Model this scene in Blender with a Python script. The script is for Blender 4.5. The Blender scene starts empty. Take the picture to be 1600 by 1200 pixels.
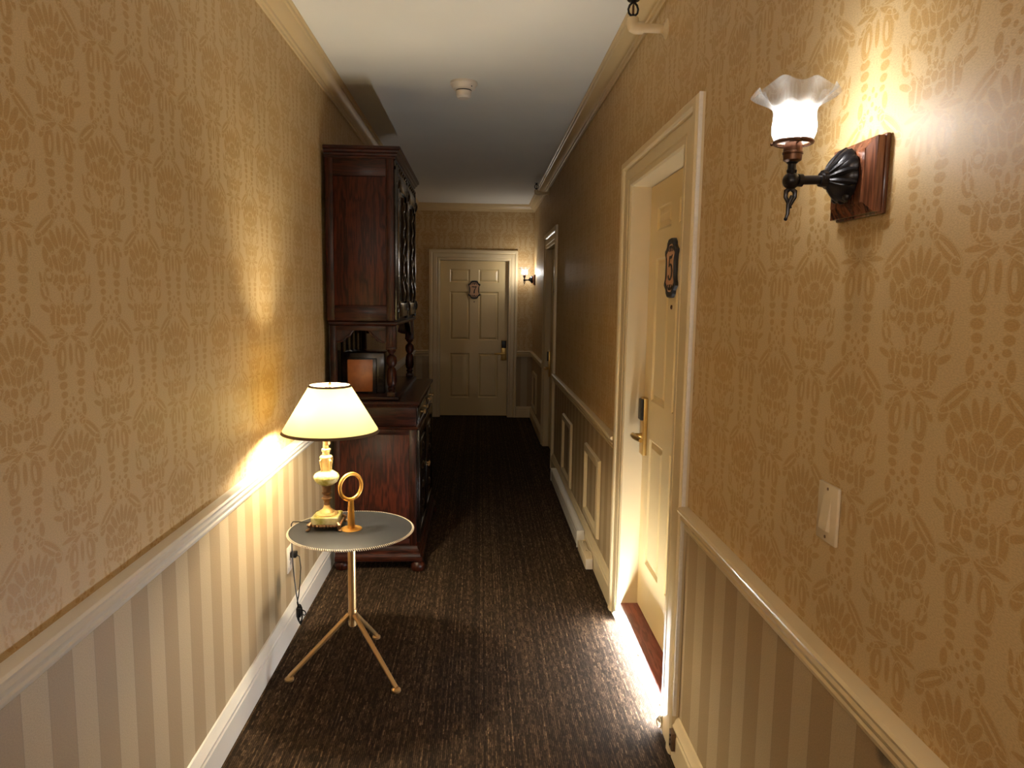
import bpy, bmesh, math, random
from mathutils import Vector, Matrix
random.seed(7)
S = bpy.context.scene
C = S.collection
PI = math.pi

# ---------------------------------------------------------------- camera
F_PX, PITCH, YAW, ROLL, CAM_H = 1109.3, 0.1183, 0.0460, 0.0142, 1.57
cam = bpy.data.cameras.new('camera')
cam.sensor_fit = 'HORIZONTAL'
cam.sensor_width = 36.0
cam.lens = F_PX / 1600 * 36.0
cam.clip_start = 0.02
cam_o = bpy.data.objects.new('camera', cam)
C.objects.link(cam_o)
_f = Vector((math.sin(YAW) * math.cos(PITCH), math.cos(YAW) * math.cos(PITCH), -math.sin(PITCH)))
_r = Vector((math.cos(YAW), -math.sin(YAW), 0))
_u = _r.cross(_f)
_r2 = math.cos(ROLL) * _r + math.sin(ROLL) * _u
_u2 = -math.sin(ROLL) * _r + math.cos(ROLL) * _u
_m = Matrix((_r2, _u2, -_f)).transposed().to_4x4()
_m.translation = Vector((0, 0, CAM_H))
cam_o.matrix_world = _m
S.camera = cam_o

# ---------------------------------------------------------------- world, exposure
W = bpy.data.worlds.new('world')
S.world = W
W.use_nodes = True
W.node_tree.nodes['Background'].inputs[0].default_value = (0.01, 0.009, 0.008, 1)
W.node_tree.nodes['Background'].inputs[1].default_value = 0.1
S.view_settings.view_transform = 'Standard'
S.view_settings.look = 'None'
S.view_settings.gamma = 1.0
S.view_settings.use_curve_mapping = False
S.view_settings.exposure = 2.45
try:
    S.cycles.use_denoising = True
    S.cycles.denoiser = 'OPENIMAGEDENOISE'
    S.cycles.denoising_prefilter = 'ACCURATE'
    S.cycles.max_bounces = 7
    S.cycles.diffuse_bounces = 4
    S.cycles.glossy_bounces = 3
    S.cycles.transmission_bounces = 4
    S.cycles.transparent_max_bounces = 8
    S.cycles.caustics_reflective = False
    S.cycles.caustics_refractive = False
    S.cycles.sample_clamp_indirect = 6.0
except Exception:
    pass
SCONCE_E, LAMP_E, LED_E = 52.0, 245.0, 46.0     # radiance of the bulbs and of the tube

# ---------------------------------------------------------------- room numbers
XL, XR, YE, YB, ZC = -0.8754, 0.6973, 9.42, -2.2, 2.79
WT = 0.16           # wall thickness

# ---------------------------------------------------------------- materials
def mat_new(name):
    m = bpy.data.materials.new(name)
    m.use_nodes = True
    nt = m.node_tree
    b = nt.nodes['Principled BSDF']
    return m, nt, b

class NB:
    """small helper for node building"""
    def __init__(s, nt):
        s.nt = nt
    def n(s, t, **kw):
        x = s.nt.nodes.new(t)
        for k, v in kw.items():
            setattr(x, k, v)
        return x
    def link(s, a, b):
        s.nt.links.new(a, b)
    def put(s, sock, v):
        if hasattr(v, 'is_output') or isinstance(v, bpy.types.NodeSocket):
            s.link(v, sock)
        else:
            sock.default_value = v
    def m(s, op, a, b=0.0, c=0.0, clamp=False):
        x = s.n('ShaderNodeMath', operation=op, use_clamp=clamp)
        s.put(x.inputs[0], a); s.put(x.inputs[1], b); s.put(x.inputs[2], c)
        return x.outputs[0]
    def mix(s, fac, a, b):
        x = s.n('ShaderNodeMix', data_type='RGBA')
        s.put(x.inputs[0], fac); s.put(x.inputs[6], a); s.put(x.inputs[7], b)
        return x.outputs[2]
    def ss(s, v, lo, hi, t0=0.0, t1=1.0):
        x = s.n('ShaderNodeMapRange', interpolation_type='SMOOTHSTEP')
        s.put(x.inputs[0], v)
        x.inputs[1].default_value = lo; x.inputs[2].default_value = hi
        x.inputs[3].default_value = t0; x.inputs[4].default_value = t1
        return x.outputs[0]
    def comb(s, x, y, z):
        k = s.n('ShaderNodeCombineXYZ')
        s.put(k.inputs[0], x); s.put(k.inputs[1], y); s.put(k.inputs[2], z)
        return k.outputs[0]
    def objco(s):
        t = s.n('ShaderNodeTexCoord')
        return t.outputs['Object']
    def sep(s, v):
        k = s.n('ShaderNodeSeparateXYZ')
        s.link(v, k.inputs[0])
        return k.outputs
    def noise(s, v, scale, detail=2.0, rough=0.5):
        k = s.n('ShaderNodeTexNoise')
        s.link(v, k.inputs['Vector'])
        k.inputs['Scale'].default_value = scale
        k.inputs['Detail'].default_value = detail
        k.inputs['Roughness'].default_value = rough
        return k.outputs[0]
    def bump(s, h, strength, dist, bsdf):
        k = s.n('ShaderNodeBump')
        k.inputs['Strength'].default_value = strength
        k.inputs['Distance'].default_value = dist
        s.link(h, k.inputs['Height'])
        s.link(k.outputs[0], bsdf.inputs['Normal'])

def rgb(r, g, b):
    f = lambda c: ((c / 255) / 12.92 if c / 255 <= 0.04045 else ((c / 255 + 0.055) / 1.055) ** 2.4)
    return (f(r), f(g), f(b), 1.0)

def plain(name, col, rough=0.5, metal=0.0, spec=0.5, noise=0.06, nscale=30.0, bump=0.0, coat=0.0):
    m, nt, b = mat_new(name)
    k = NB(nt)
    co = k.objco()
    n = k.noise(co, nscale, 3.0)
    dark = tuple(c * (1 - noise) for c in col[:3]) + (1,)
    lite = tuple(min(1, c * (1 + noise)) for c in col[:3]) + (1,)
    k.link(k.mix(n, dark, lite), b.inputs['Base Color'])
    b.inputs['Roughness'].default_value = rough
    b.inputs['Metallic'].default_value = metal
    b.inputs['Specular IOR Level'].default_value = spec
    b.inputs['Coat Weight'].default_value = coat
    b.inputs['Coat Roughness'].default_value = 0.15
    if bump:
        k.bump(k.noise(co, nscale * 2, 3.0), bump, 0.002, b)
    return m

def wood(name, dark, lite, axis='z', rough=0.36, coat=0.05, scale=1.0):
    m, nt, b = mat_new(name)
    k = NB(nt)
    co = k.objco()
    mp = k.n('ShaderNodeMapping')
    k.link(co, mp.inputs[0])
    sc = {'z': (26, 26, 1.6), 'x': (1.6, 26, 26), 'y': (26, 1.6, 26)}[axis]
    mp.inputs[3].default_value = tuple(c * scale for c in sc)
    n1 = k.noise(mp.outputs[0], 1.0, 5.0, 0.62)
    n2 = k.noise(mp.outputs[0], 6.0, 2.0, 0.5)
    n3 = k.noise(co, 5.0, 2.0)
    ring = k.m('SINE', k.m('MULTIPLY', k.m('ADD', n1, k.m('MULTIPLY', n3, 0.5)), 38.0))
    f = k.m('ADD', k.m('MULTIPLY', ring, 0.16), k.m('ADD', k.m('MULTIPLY', n1, 0.55), k.m('MULTIPLY', n2, 0.25)), clamp=True)
    f = k.ss(f, 0.08, 0.9)
    k.link(k.mix(f, dark, lite), b.inputs['Base Color'])
    b.inputs['Roughness'].default_value = rough
    b.inputs['Coat Weight'].default_value = coat
    b.inputs['Coat Roughness'].default_value = 0.2
    b.inputs['Specular IOR Level'].default_value = 0.2
    k.bump(n2, 0.12, 0.001, b)
    return m

# damask motif: ellipses (cx, cz, half width, half height, turn) in metres, right half of one
# column; the next column is the same figure mirrored and dropped by half a repeat
PU, PZ = 0.353, 0.437
MOTIF = [
    # the pine-cone flower
    (0.000, 0.006, 0.026, 0.020, 0.0), (0.000, 0.048, 0.0085, 0.028, 0.0), (0.018, 0.045, 0.009, 0.026, -0.32),
    (0.037, 0.037, 0.0105, 0.026, -0.62), (0.055, 0.024, 0.013, 0.025, -0.85), (0.068, 0.002, 0.0115, 0.022, -0.25),
    (0.000, -0.016, 0.009, 0.022, 0.0), (0.018, -0.012, 0.009, 0.024, -0.3), (0.036, -0.008, 0.0095, 0.024, -0.45),
    (0.053, -0.014, 0.009, 0.018, -0.2), (0.060, -0.036, 0.019, 0.016, 0.4), (0.015, -0.044, 0.013, 0.014, -0.3),
    (0.038, -0.046, 0.012, 0.015, 0.5), (0.024, -0.060, 0.016, 0.010, 0.4),
    # stem and side buds
    (0.000, -0.074, 0.006, 0.012, 0.0), (0.017, -0.080, 0.005, 0.016, -0.3), (0.046, -0.100, 0.003, 0.034, -0.85),
    (0.078, -0.070, 0.015, 0.021, -0.35), (0.088, -0.046, 0.0055, 0.020, -0.2), (0.076, -0.044, 0.005, 0.018, 0.05), (0.078, -0.104, 0.007, 0.022, -1.2),
    # posy in a cup
    (0.000, -0.090, 0.009, 0.010, 0.0), (0.014, -0.097, 0.011, 0.009, -0.4), (0.000, -0.108, 0.011, 0.011, 0.0), (0.018, -0.112, 0.011, 0.009, 0.4),
    (0.016, -0.129, 0.016, 0.012, 0.4), (0.037, -0.122, 0.0095, 0.029, 0.15), (0.055, -0.120, 0.012, 0.030, -0.05), (0.037, -0.149, 0.025, 0.008, 0.35),
    # spray, lyre and drops
    (0.040, -0.160, 0.038, 0.006, -0.08), (0.030, -0.174, 0.034, 0.007, -0.45), (0.054, -0.190, 0.008, 0.018, 0.7),
    (0.034, -0.206, 0.019, 0.036, 0.10), (0.000, -0.202, 0.008, 0.028, 0.0), (0.034, -0.246, 0.020, 0.010, 0.0),
    (0.033, -0.266, 0.017, 0.010, 0.0), (0.031, -0.286, 0.014, 0.009, 0.0), (0.029, -0.303, 0.011, 0.007, 0.0), (0.040, -0.326, 0.010, 0.018, 0.1),
    (0.000, -0.298, 0.006, 0.007, 0.0), (0.011, -0.310, 0.006, 0.006, 0.0), (0.000, -0.323, 0.006, 0.006, 0.0), (0.013, -0.333, 0.006, 0.006, 0.0),
    (0.024, -0.338, 0.007, 0.007, 0.0), (0.000, -0.348, 0.008, 0.007, 0.0),
    # serrated leaf swinging over to the next column
    (0.112, -0.157, 0.014, 0.046, -0.95), (0.088, -0.184, 0.012, 0.017, -0.6), (0.146, -0.130, 0.012, 0.015, -0.9),
]

# small openings left light inside the figures
LIGHTS = [(0.061, -0.036, 0.009, 0.007, 0.4), (0.030, -0.208, 0.0055, 0.018, 0.1), (0.046, -0.122, 0.0026, 0.022, 0.05),
          (0.112, -0.157, 0.0028, 0.030, -0.95), (0.078, -0.070, 0.0045, 0.011, -0.35)]

def motif_images(MOTIF=MOTIF):
    out = []
    for (cx, cz, a, b, t) in MOTIF:
        R = max(a, b) * 1.05
        for mx in (0, 1):
            for half in (0, 1):
                x, tt = (cx, t) if not mx else (-cx, -t)
                z = cz
                if mx and abs(cx) < 1e-6 and not half:
                    continue
                if half:                       # the neighbour column seen from this one
                    x, tt = PU / 2 - x, -tt
                    z = z + PZ / 2
                if x + R < 0 or x - R > PU / 4:
                    continue
                zz = z % PZ
                for dz in (-PZ, 0, PZ):
                    if zz + dz + R > 0 and zz + dz - R < PZ:
                        out.append((x, zz + dz, a, b, tt))
    return out

def wallpaper(name, u0, z0, stripe0, stains=()):
    m, nt, b = mat_new(name)
    k = NB(nt)
    co = k.objco()
    X, Y, Z = k.sep(co)
    u = k.m('ADD', X, Y)
    # --- damask, above the rail
    a = k.m('MULTIPLY', k.m('SUBTRACT', k.m('FRACT', k.m('ADD', k.m('DIVIDE', k.m('SUBTRACT', u, u0), PU), 40.5)), 0.5), PU)
    a = k.m('ABSOLUTE', a)
    s = k.m('GREATER_THAN', a, PU / 4)
    a = k.m('MULTIPLY_ADD', s, k.m('SUBTRACT', PU / 2, k.m('MULTIPLY', a, 2.0)), a)
    zz = k.m('MULTIPLY', k.m('FRACT', k.m('ADD', k.m('DIVIDE', k.m('SUBTRACT', Z, z0), PZ), k.m('MULTIPLY_ADD', s, 0.5, 20.0))), PZ)
    P = k.comb(a, zz, 0.0)
    dmin = lmin = None
    for q, (cx, cz, ha, hb, t) in enumerate(motif_images()):
        if q and q % 6 == 0:      # taken six at a time so that few values are alive at once
            P = k.comb(k.m('MULTIPLY_ADD', k.m('ADD', dmin, lmin), 1e-8, a), zz, 0.0)
        mp = k.n('ShaderNodeMapping', vector_type='TEXTURE')
        k.link(P, mp.inputs[0])
        mp.inputs[1].default_value = (cx, cz, 0)
        mp.inputs[2].default_value = (0, 0, t)
        mp.inputs[3].default_value = (ha, hb, 1)
        ln = k.n('ShaderNodeVectorMath', operation='LENGTH')
        k.link(mp.outputs[0], ln.inputs[0])
        d = ln.outputs['Value']
        e = k.m('MULTIPLY', k.m('ABSOLUTE', k.m('SUBTRACT', d, 0.93)), math.sqrt(ha * hb) / 0.012)
        dmin = d if dmin is None else k.m('MINIMUM', dmin, d)
        lmin = e if lmin is None else k.m('MINIMUM', lmin, e)
    hmin = None
    P = k.comb(k.m('MULTIPLY_ADD', k.m('ADD', dmin, lmin), 1e-8, a), zz, 0.0)
    for (cx, cz, ha, hb, t) in motif_images(LIGHTS):
        mp = k.n('ShaderNodeMapping', vector_type='TEXTURE')
        k.link(P, mp.inputs[0])
        mp.inputs[1].default_value = (cx, cz, 0)
        mp.inputs[2].default_value = (0, 0, t)
        mp.inputs[3].default_value = (ha, hb, 1)
        ln = k.n('ShaderNodeVectorMath', operation='LENGTH')
        k.link(mp.outputs[0], ln.inputs[0])
        hmin = ln.outputs['Value'] if hmin is None else k.m('MINIMUM', hmin, ln.outputs['Value'])
    fill = k.m('MULTIPLY', k.ss(dmin, 0.96, 1.06, 1.0, 0.0), k.ss(hmin, 0.85, 1.1))
    line = k.ss(lmin, 0.055, 0.13, 1.0, 0.0)
    vein = k.m('MULTIPLY', k.m('ADD', k.m('SINE', k.m('MULTIPLY', dmin, 19.0)), 1.0), 0.5)
    vein = k.ss(vein, 0.86, 1.0)
    fill2 = k.m('MULTIPLY', fill, k.m('SUBTRACT', 1.0, k.m('MAXIMUM', k.m('MULTIPLY', line, 0.95), k.m('MULTIPLY', vein, 0.35))))
    weave = k.noise(k.comb(k.m('MULTIPLY', u, 200.0), k.m('MULTIPLY', Z, 520.0), 0.0), 1.0, 2.0)
    cloud = k.noise(k.comb(u, Z, 0.0), 3.0, 2.0)
    ground = k.mix(cloud, GROUND_A, GROUND_B)
    dam = k.mix(k.m('MULTIPLY', fill2, 0.92), ground, MOTIF_C)
    # --- stripes, below the rail
    sf = k.m('FRACT', k.m('DIVIDE', k.m('SUBTRACT', u, stripe0 - 20 * 0.174), 0.1745))
    st = k.m('SUBTRACT', k.ss(sf, 0.0, 0.012), k.ss(sf, 0.5, 0.512))
    seam = k.m('MINIMUM', k.m('ABSOLUTE', k.m('SUBTRACT', sf, 0.505)), k.m('ABSOLUTE', k.m('SUBTRACT', sf, 0.006)))
    seam = k.ss(seam, 0.004, 0.014, 0.8, 1.0)
    grit = k.noise(k.comb(k.m('MULTIPLY', u, 420.0), k.m('MULTIPLY', Z, 420.0), 0.0), 1.0, 2.0)
    strp = k.mix(st, STRIPE_A, STRIPE_B)
    strp = k.mix(k.m('MULTIPLY', k.ss(grit, 0.5, 0.75), 0.35), strp, STRIPE_D)
    hsv = k.n('ShaderNodeHueSaturation')
    k.link(strp, hsv.inputs['Color']); k.link(seam, hsv.inputs['Value'])
    up = k.m('GREATER_THAN', Z, 0.85)
    colr = k.mix(up, hsv.outputs[0], dam)
    colr = k.mix(k.m('MULTIPLY', k.ss(weave, 0.35, 0.7), 0.19), colr, (0.05, 0.03, 0.015, 1))
    for (sy, sz, ry, rz) in stains:
        dd = k.m('SQRT', k.m('ADD', k.m('POWER', k.m('DIVIDE', k.m('SUBTRACT', u, sy), ry), 2.0), k.m('POWER', k.m('DIVIDE', k.m('SUBTRACT', Z, sz), rz), 2.0)))
        dd = k.m('ADD', dd, k.m('MULTIPLY', k.m('SUBTRACT', grit, 0.5), 0.9))
        colr = k.mix(k.ss(dd, 0.3, 1.0, 0.8, 0.0), colr, (0.09, 0.075, 0.045, 1))
    k.link(colr, b.inputs['Base Color'])
    # the printed figure is satin, the ground is matt
    rr = k.m('MULTIPLY_ADD', k.m('MULTIPLY', fill2, up), -0.04, 0.56)
    k.link(rr, b.inputs['Roughness'])
    b.inputs['Specular IOR Level'].default_value = 0.55
    k.bump(weave, 0.14, 0.0005, b)
    return m

GROUND_A, GROUND_B = rgb(206, 179, 132), rgb(200, 171, 124)
MOTIF_C = rgb(184, 147, 88)
STRIPE_A, STRIPE_B, STRIPE_D = rgb(192, 172, 138), rgb(170, 146, 110), rgb(158, 134, 102)

M = {}
M['paper_left'] = wallpaper('damask_wallpaper_left', XL + 1.735, 1.861, XL + 1.398, [(XL + 3.04, 0.30, 0.05, 0.09)])
M['paper_right'] = wallpaper('damask_wallpaper_right', XR + 1.114, 1.593, XR + 1.441, [(XR + 1.10, 0.80, 0.035, 0.03)])
M['paper_end'] = wallpaper('damask_wallpaper_end', YE + 0.55, 1.70, YE + 0.1)
M['trim'] = plain('cream_gloss_paint', rgb(222, 202, 162), 0.33, noise=0.03, nscale=14, bump=0.05)
M['trim_white'] = plain('white_gloss_paint', rgb(224, 218, 208), 0.33, noise=0.03, nscale=14, bump=0.05)
M['crown'] = plain('tan_cream_paint', rgb(206, 182, 138), 0.4, noise=0.03, nscale=14, bump=0.05)
M['caulk'] = plain('chipped_white_paint', rgb(234, 226, 214), 0.5, noise=0.12, nscale=70, bump=0.2)
M['door'] = plain('cream_door_paint', rgb(224, 199, 146), 0.36, noise=0.025, nscale=9, bump=0.04)
M['ceiling'] = plain('ceiling_paint', rgb(224, 223, 217), 0.85, spec=0.2, noise=0.03, nscale=4, bump=0.08)
M['plastic'] = plain('ivory_plastic', rgb(214, 196, 164), 0.4, noise=0.02)
M['plastic_white'] = plain('off_white_plastic', rgb(216, 206, 192), 0.4, noise=0.02)
M['heater'] = plain('white_enamel', rgb(206, 200, 190), 0.35, noise=0.03)
M['black_metal'] = plain('blackened_iron', rgb(32, 29, 32), 0.3, metal=0.55, noise=0.2, nscale=60, bump=0.15)
M['dark_brass'] = plain('dark_aged_brass', rgb(92, 62, 44), 0.38, metal=0.75, noise=0.25, nscale=50)
M['brass'] = plain('satin_brass', rgb(200, 164, 112), 0.32, metal=0.8, noise=0.06)
M['gold'] = plain('gold_metal', rgb(206, 156, 78), 0.32, metal=0.75, noise=0.06)
M['lock_brass'] = plain('brushed_brass', rgb(214, 176, 104), 0.32, metal=0.9, noise=0.05)
M['black_plastic'] = plain('black_plastic', rgb(20, 18, 17), 0.35, noise=0.1)
M['leather'] = plain('grey_leather', rgb(32, 32, 35), 0.45, spec=0.25, noise=0.16, nscale=9, bump=0.1)
M['stitch'] = plain('pale_edge_stitching', rgb(206, 190, 166), 0.6, noise=0.1, nscale=200)
M['gilt'] = plain('gilt_cast_metal', rgb(216, 186, 132), 0.38, metal=0.6, noise=0.3, nscale=60, bump=0.2)
M['bronze'] = plain('dark_bronze', rgb(110, 82, 58), 0.4, metal=0.55, noise=0.35, nscale=80, bump=0.2)
M['shade_rim'] = plain('brown_braid', rgb(96, 74, 52), 0.7, noise=0.12, nscale=80)
M['threshold'] = wood('red_brown_threshold_wood', rgb(92, 44, 38), rgb(140, 78, 66), 'y', 0.45, 0.1)
M['plaque_rim'] = plain('black_cast_plaque', rgb(28, 22, 20), 0.45, noise=0.2, bump=0.1)
M['plaque_face'] = plain('faded_peach_enamel', rgb(206, 160, 124), 0.5, noise=0.12, nscale=40)
M['bare_steel'] = plain('worn_steel', rgb(120, 96, 76), 0.45, metal=0.5, noise=0.2)
M['pipe'] = plain('cream_painted_pipe', rgb(214, 192, 152), 0.42, noise=0.08, nscale=40, bump=0.1)
DK, LT = rgb(20, 7, 4), rgb(70, 29, 14)
M['wood_z'] = wood('mahogany_upright', DK, LT, 'z')
M['wood_x'] = wood('mahogany_across', DK, LT, 'x')
M['wood_y'] = wood('mahogany_along', DK, LT, 'y')
M['wood_panel'] = wood('mahogany_panel', rgb(24, 9, 5), rgb(82, 33, 16), 'z', 0.4, 0.0, 0.8)
M['wood_dark'] = wood('dark_carved_wood', rgb(11, 6, 4), rgb(28, 13, 9), 'z', 0.22, 0.6)
M['burl'] = plain('burl_veneer', rgb(150, 88, 44), 0.35, noise=0.5, nscale=28)
M['sconce_board'] = wood('varnished_backboard', rgb(70, 38, 24), rgb(140, 86, 58), 'z', 0.25, 0.5)

# onyx
m, nt, b = mat_new('green_onyx'); k = NB(nt); co = k.objco()
w = k.noise(co, 14.0, 5.0, 0.6)
k.link(k.mix(k.ss(w, 0.35, 0.68), rgb(150, 146, 60), rgb(232, 226, 186)), b.inputs['Base Color'])
b.inputs['Roughness'].default_value = 0.14
b.inputs['Subsurface Weight'].default_value = 0.25
b.inputs['Subsurface Radius'].default_value = (0.02, 0.02, 0.008)
b.inputs['Coat Weight'].default_value = 0.4
M['onyx'] = m

# carpet: rows of loop tufts running along the corridor, flecks of lighter yarn
m, nt, b = mat_new('dark_brown_carpet'); k = NB(nt); co = k.objco(); X, Y, Z = k.sep(co)
wob = k.m('MULTIPLY', k.noise(co, 30.0, 1.0), 0.003)
col = k.m('DIVIDE', k.m('ADD', X, wob), 0.0068)
ci = k.m('FLOOR', col)
cf = k.m('FRACT', col)
wn = k.n('ShaderNodeTexWhiteNoise', noise_dimensions='1D'); k.link(ci, wn.inputs['W'])
row = k.m('ADD', k.m('DIVIDE', Y, 0.030), k.m('MULTIPLY', wn.outputs[0], 7.0))
ri = k.m('FLOOR', row)
wn2 = k.n('ShaderNodeTexWhiteNoise', noise_dimensions='2D'); k.link(k.comb(ci, ri, 0.0), wn2.inputs['Vector'])
fine = k.noise(k.comb(k.m('MULTIPLY', X, 380.0), k.m('MULTIPLY', Y, 55.0), 0.0), 1.0, 2.0)
fl = k.m('MULTIPLY_ADD', k.m('MULTIPLY_ADD', wn.outputs[0], 0.45, k.m('MULTIPLY', wn2.outputs[0], 0.6)), 0.56, k.m('MULTIPLY', k.m('SUBTRACT', fine, 0.28), 0.9), clamp=True)
cr = k.n('ShaderNodeValToRGB'); k.link(fl, cr.inputs[0])
e = cr.color_ramp.elements
e[0].position = 0.0; e[0].color = rgb(34, 26, 20)
e[1].position = 1.0; e[1].color = rgb(178, 154, 120)
for p, c in ((0.4, rgb(48, 37, 28)), (0.65, rgb(76, 60, 45)), (0.84, rgb(116, 94, 70))):
    q = e.new(p); q.color = c
cr.color_ramp.interpolation = 'LINEAR'
groove = k.ss(k.m('ABSOLUTE', k.m('SUBTRACT', cf, 0.5)), 0.22, 0.5, 1.0, 0.45)
gm = k.n('ShaderNodeMix', data_type='RGBA', blend_type='MULTIPLY'); gm.inputs[0].default_value = 1.0
k.link(cr.outputs[0], gm.inputs[6]); k.link(groove, gm.inputs[7])
k.link(gm.outputs[2], b.inputs['Base Color'])
b.inputs['Roughness'].default_value = 0.95
b.inputs['Specular IOR Level'].default_value = 0.1
k.bump(k.m('ADD', groove, k.m('MULTIPLY', fl, 0.5)), 0.4, 0.003, b)
M['carpet'] = m

def emit(name, col, strength):
    m = bpy.data.materials.new(name); m.use_nodes = True
    nt = m.node_tree; nt.nodes.clear()
    e = nt.nodes.new('ShaderNodeEmission'); o = nt.nodes.new('ShaderNodeOutputMaterial')
    e.inputs[0].default_value = col; e.inputs[1].default_value = strength
    nt.links.new(e.outputs[0], o.inputs[0])
    return m

def shade_mat(name, tcol, tfac, dcol, trcol, trfac, mott=0.0):
    """thin lit shade: translucent + diffuse, with some light going straight through"""
    m = bpy.data.materials.new(name); m.use_nodes = True
    nt = m.node_tree; nt.nodes.clear(); k = NB(nt)
    o = k.n('ShaderNodeOutputMaterial')
    t = k.n('ShaderNodeBsdfTranslucent'); d = k.n('ShaderNodeBsdfDiffuse'); p = k.n('ShaderNodeBsdfTransparent')
    n = k.noise(k.objco(), 12.0, 3.0)
    dk = tuple(c * (1 - mott) for c in tcol[:3]) + (1,)
    k.link(k.mix(n, dk, tcol), t.inputs[0])
    d.inputs[0].default_value = dcol; p.inputs[0].default_value = trcol
    a = k.n('ShaderNodeMixShader'); a.inputs[0].default_value = tfac
    k.link(d.outputs[0], a.inputs[1]); k.link(t.outputs[0], a.inputs[2])
    c = k.n('ShaderNodeMixShader'); c.inputs[0].default_value = trfac
    k.link(a.outputs[0], c.inputs[1]); k.link(p.outputs[0], c.inputs[2])
    k.link(c.outputs[0], o.inputs[0])
    return m
M['frosted'] = shade_mat('frosted_ruffled_glass', (0.24, 0.24, 0.235, 1), 0.8, (0.45, 0.45, 0.45, 1), (1, 1, 1, 1), 0.68)
M['paper_shade'] = shade_mat('cream_paper_shade', (0.165, 0.135, 0.062, 1), 0.36, (0.85, 0.76, 0.58, 1), (1.0, 0.74, 0.34, 1), 0.0, 0.2)
M['bulb'] = emit('sconce_bulb_glow', (1, 0.98, 0.94, 1), SCONCE_E)
M['bulb_far'] = emit('far_bulb_glow', (1, 0.98, 0.94, 1), 85)
M['bulb_fill'] = emit('added_fill_bulb_glow', (1, 0.98, 0.94, 1), 260)  # fill light for the added right-hand sconce behind the viewer
M['bulb_fill_left'] = emit('added_fill_bulb_left_glow', (1, 0.96, 0.89, 1), 900)  # stronger fill for the added left-hand sconce behind the viewer
M['bulb_warm'] = emit('lamp_bulb_glow', (1, 0.88, 0.64, 1), LAMP_E)
M['led'] = emit('cool_white_tube_glow', (0.92, 0.97, 1.0, 1), LED_E)

# ---------------------------------------------------------------- mesh helpers
ORIGIN = {}

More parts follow.
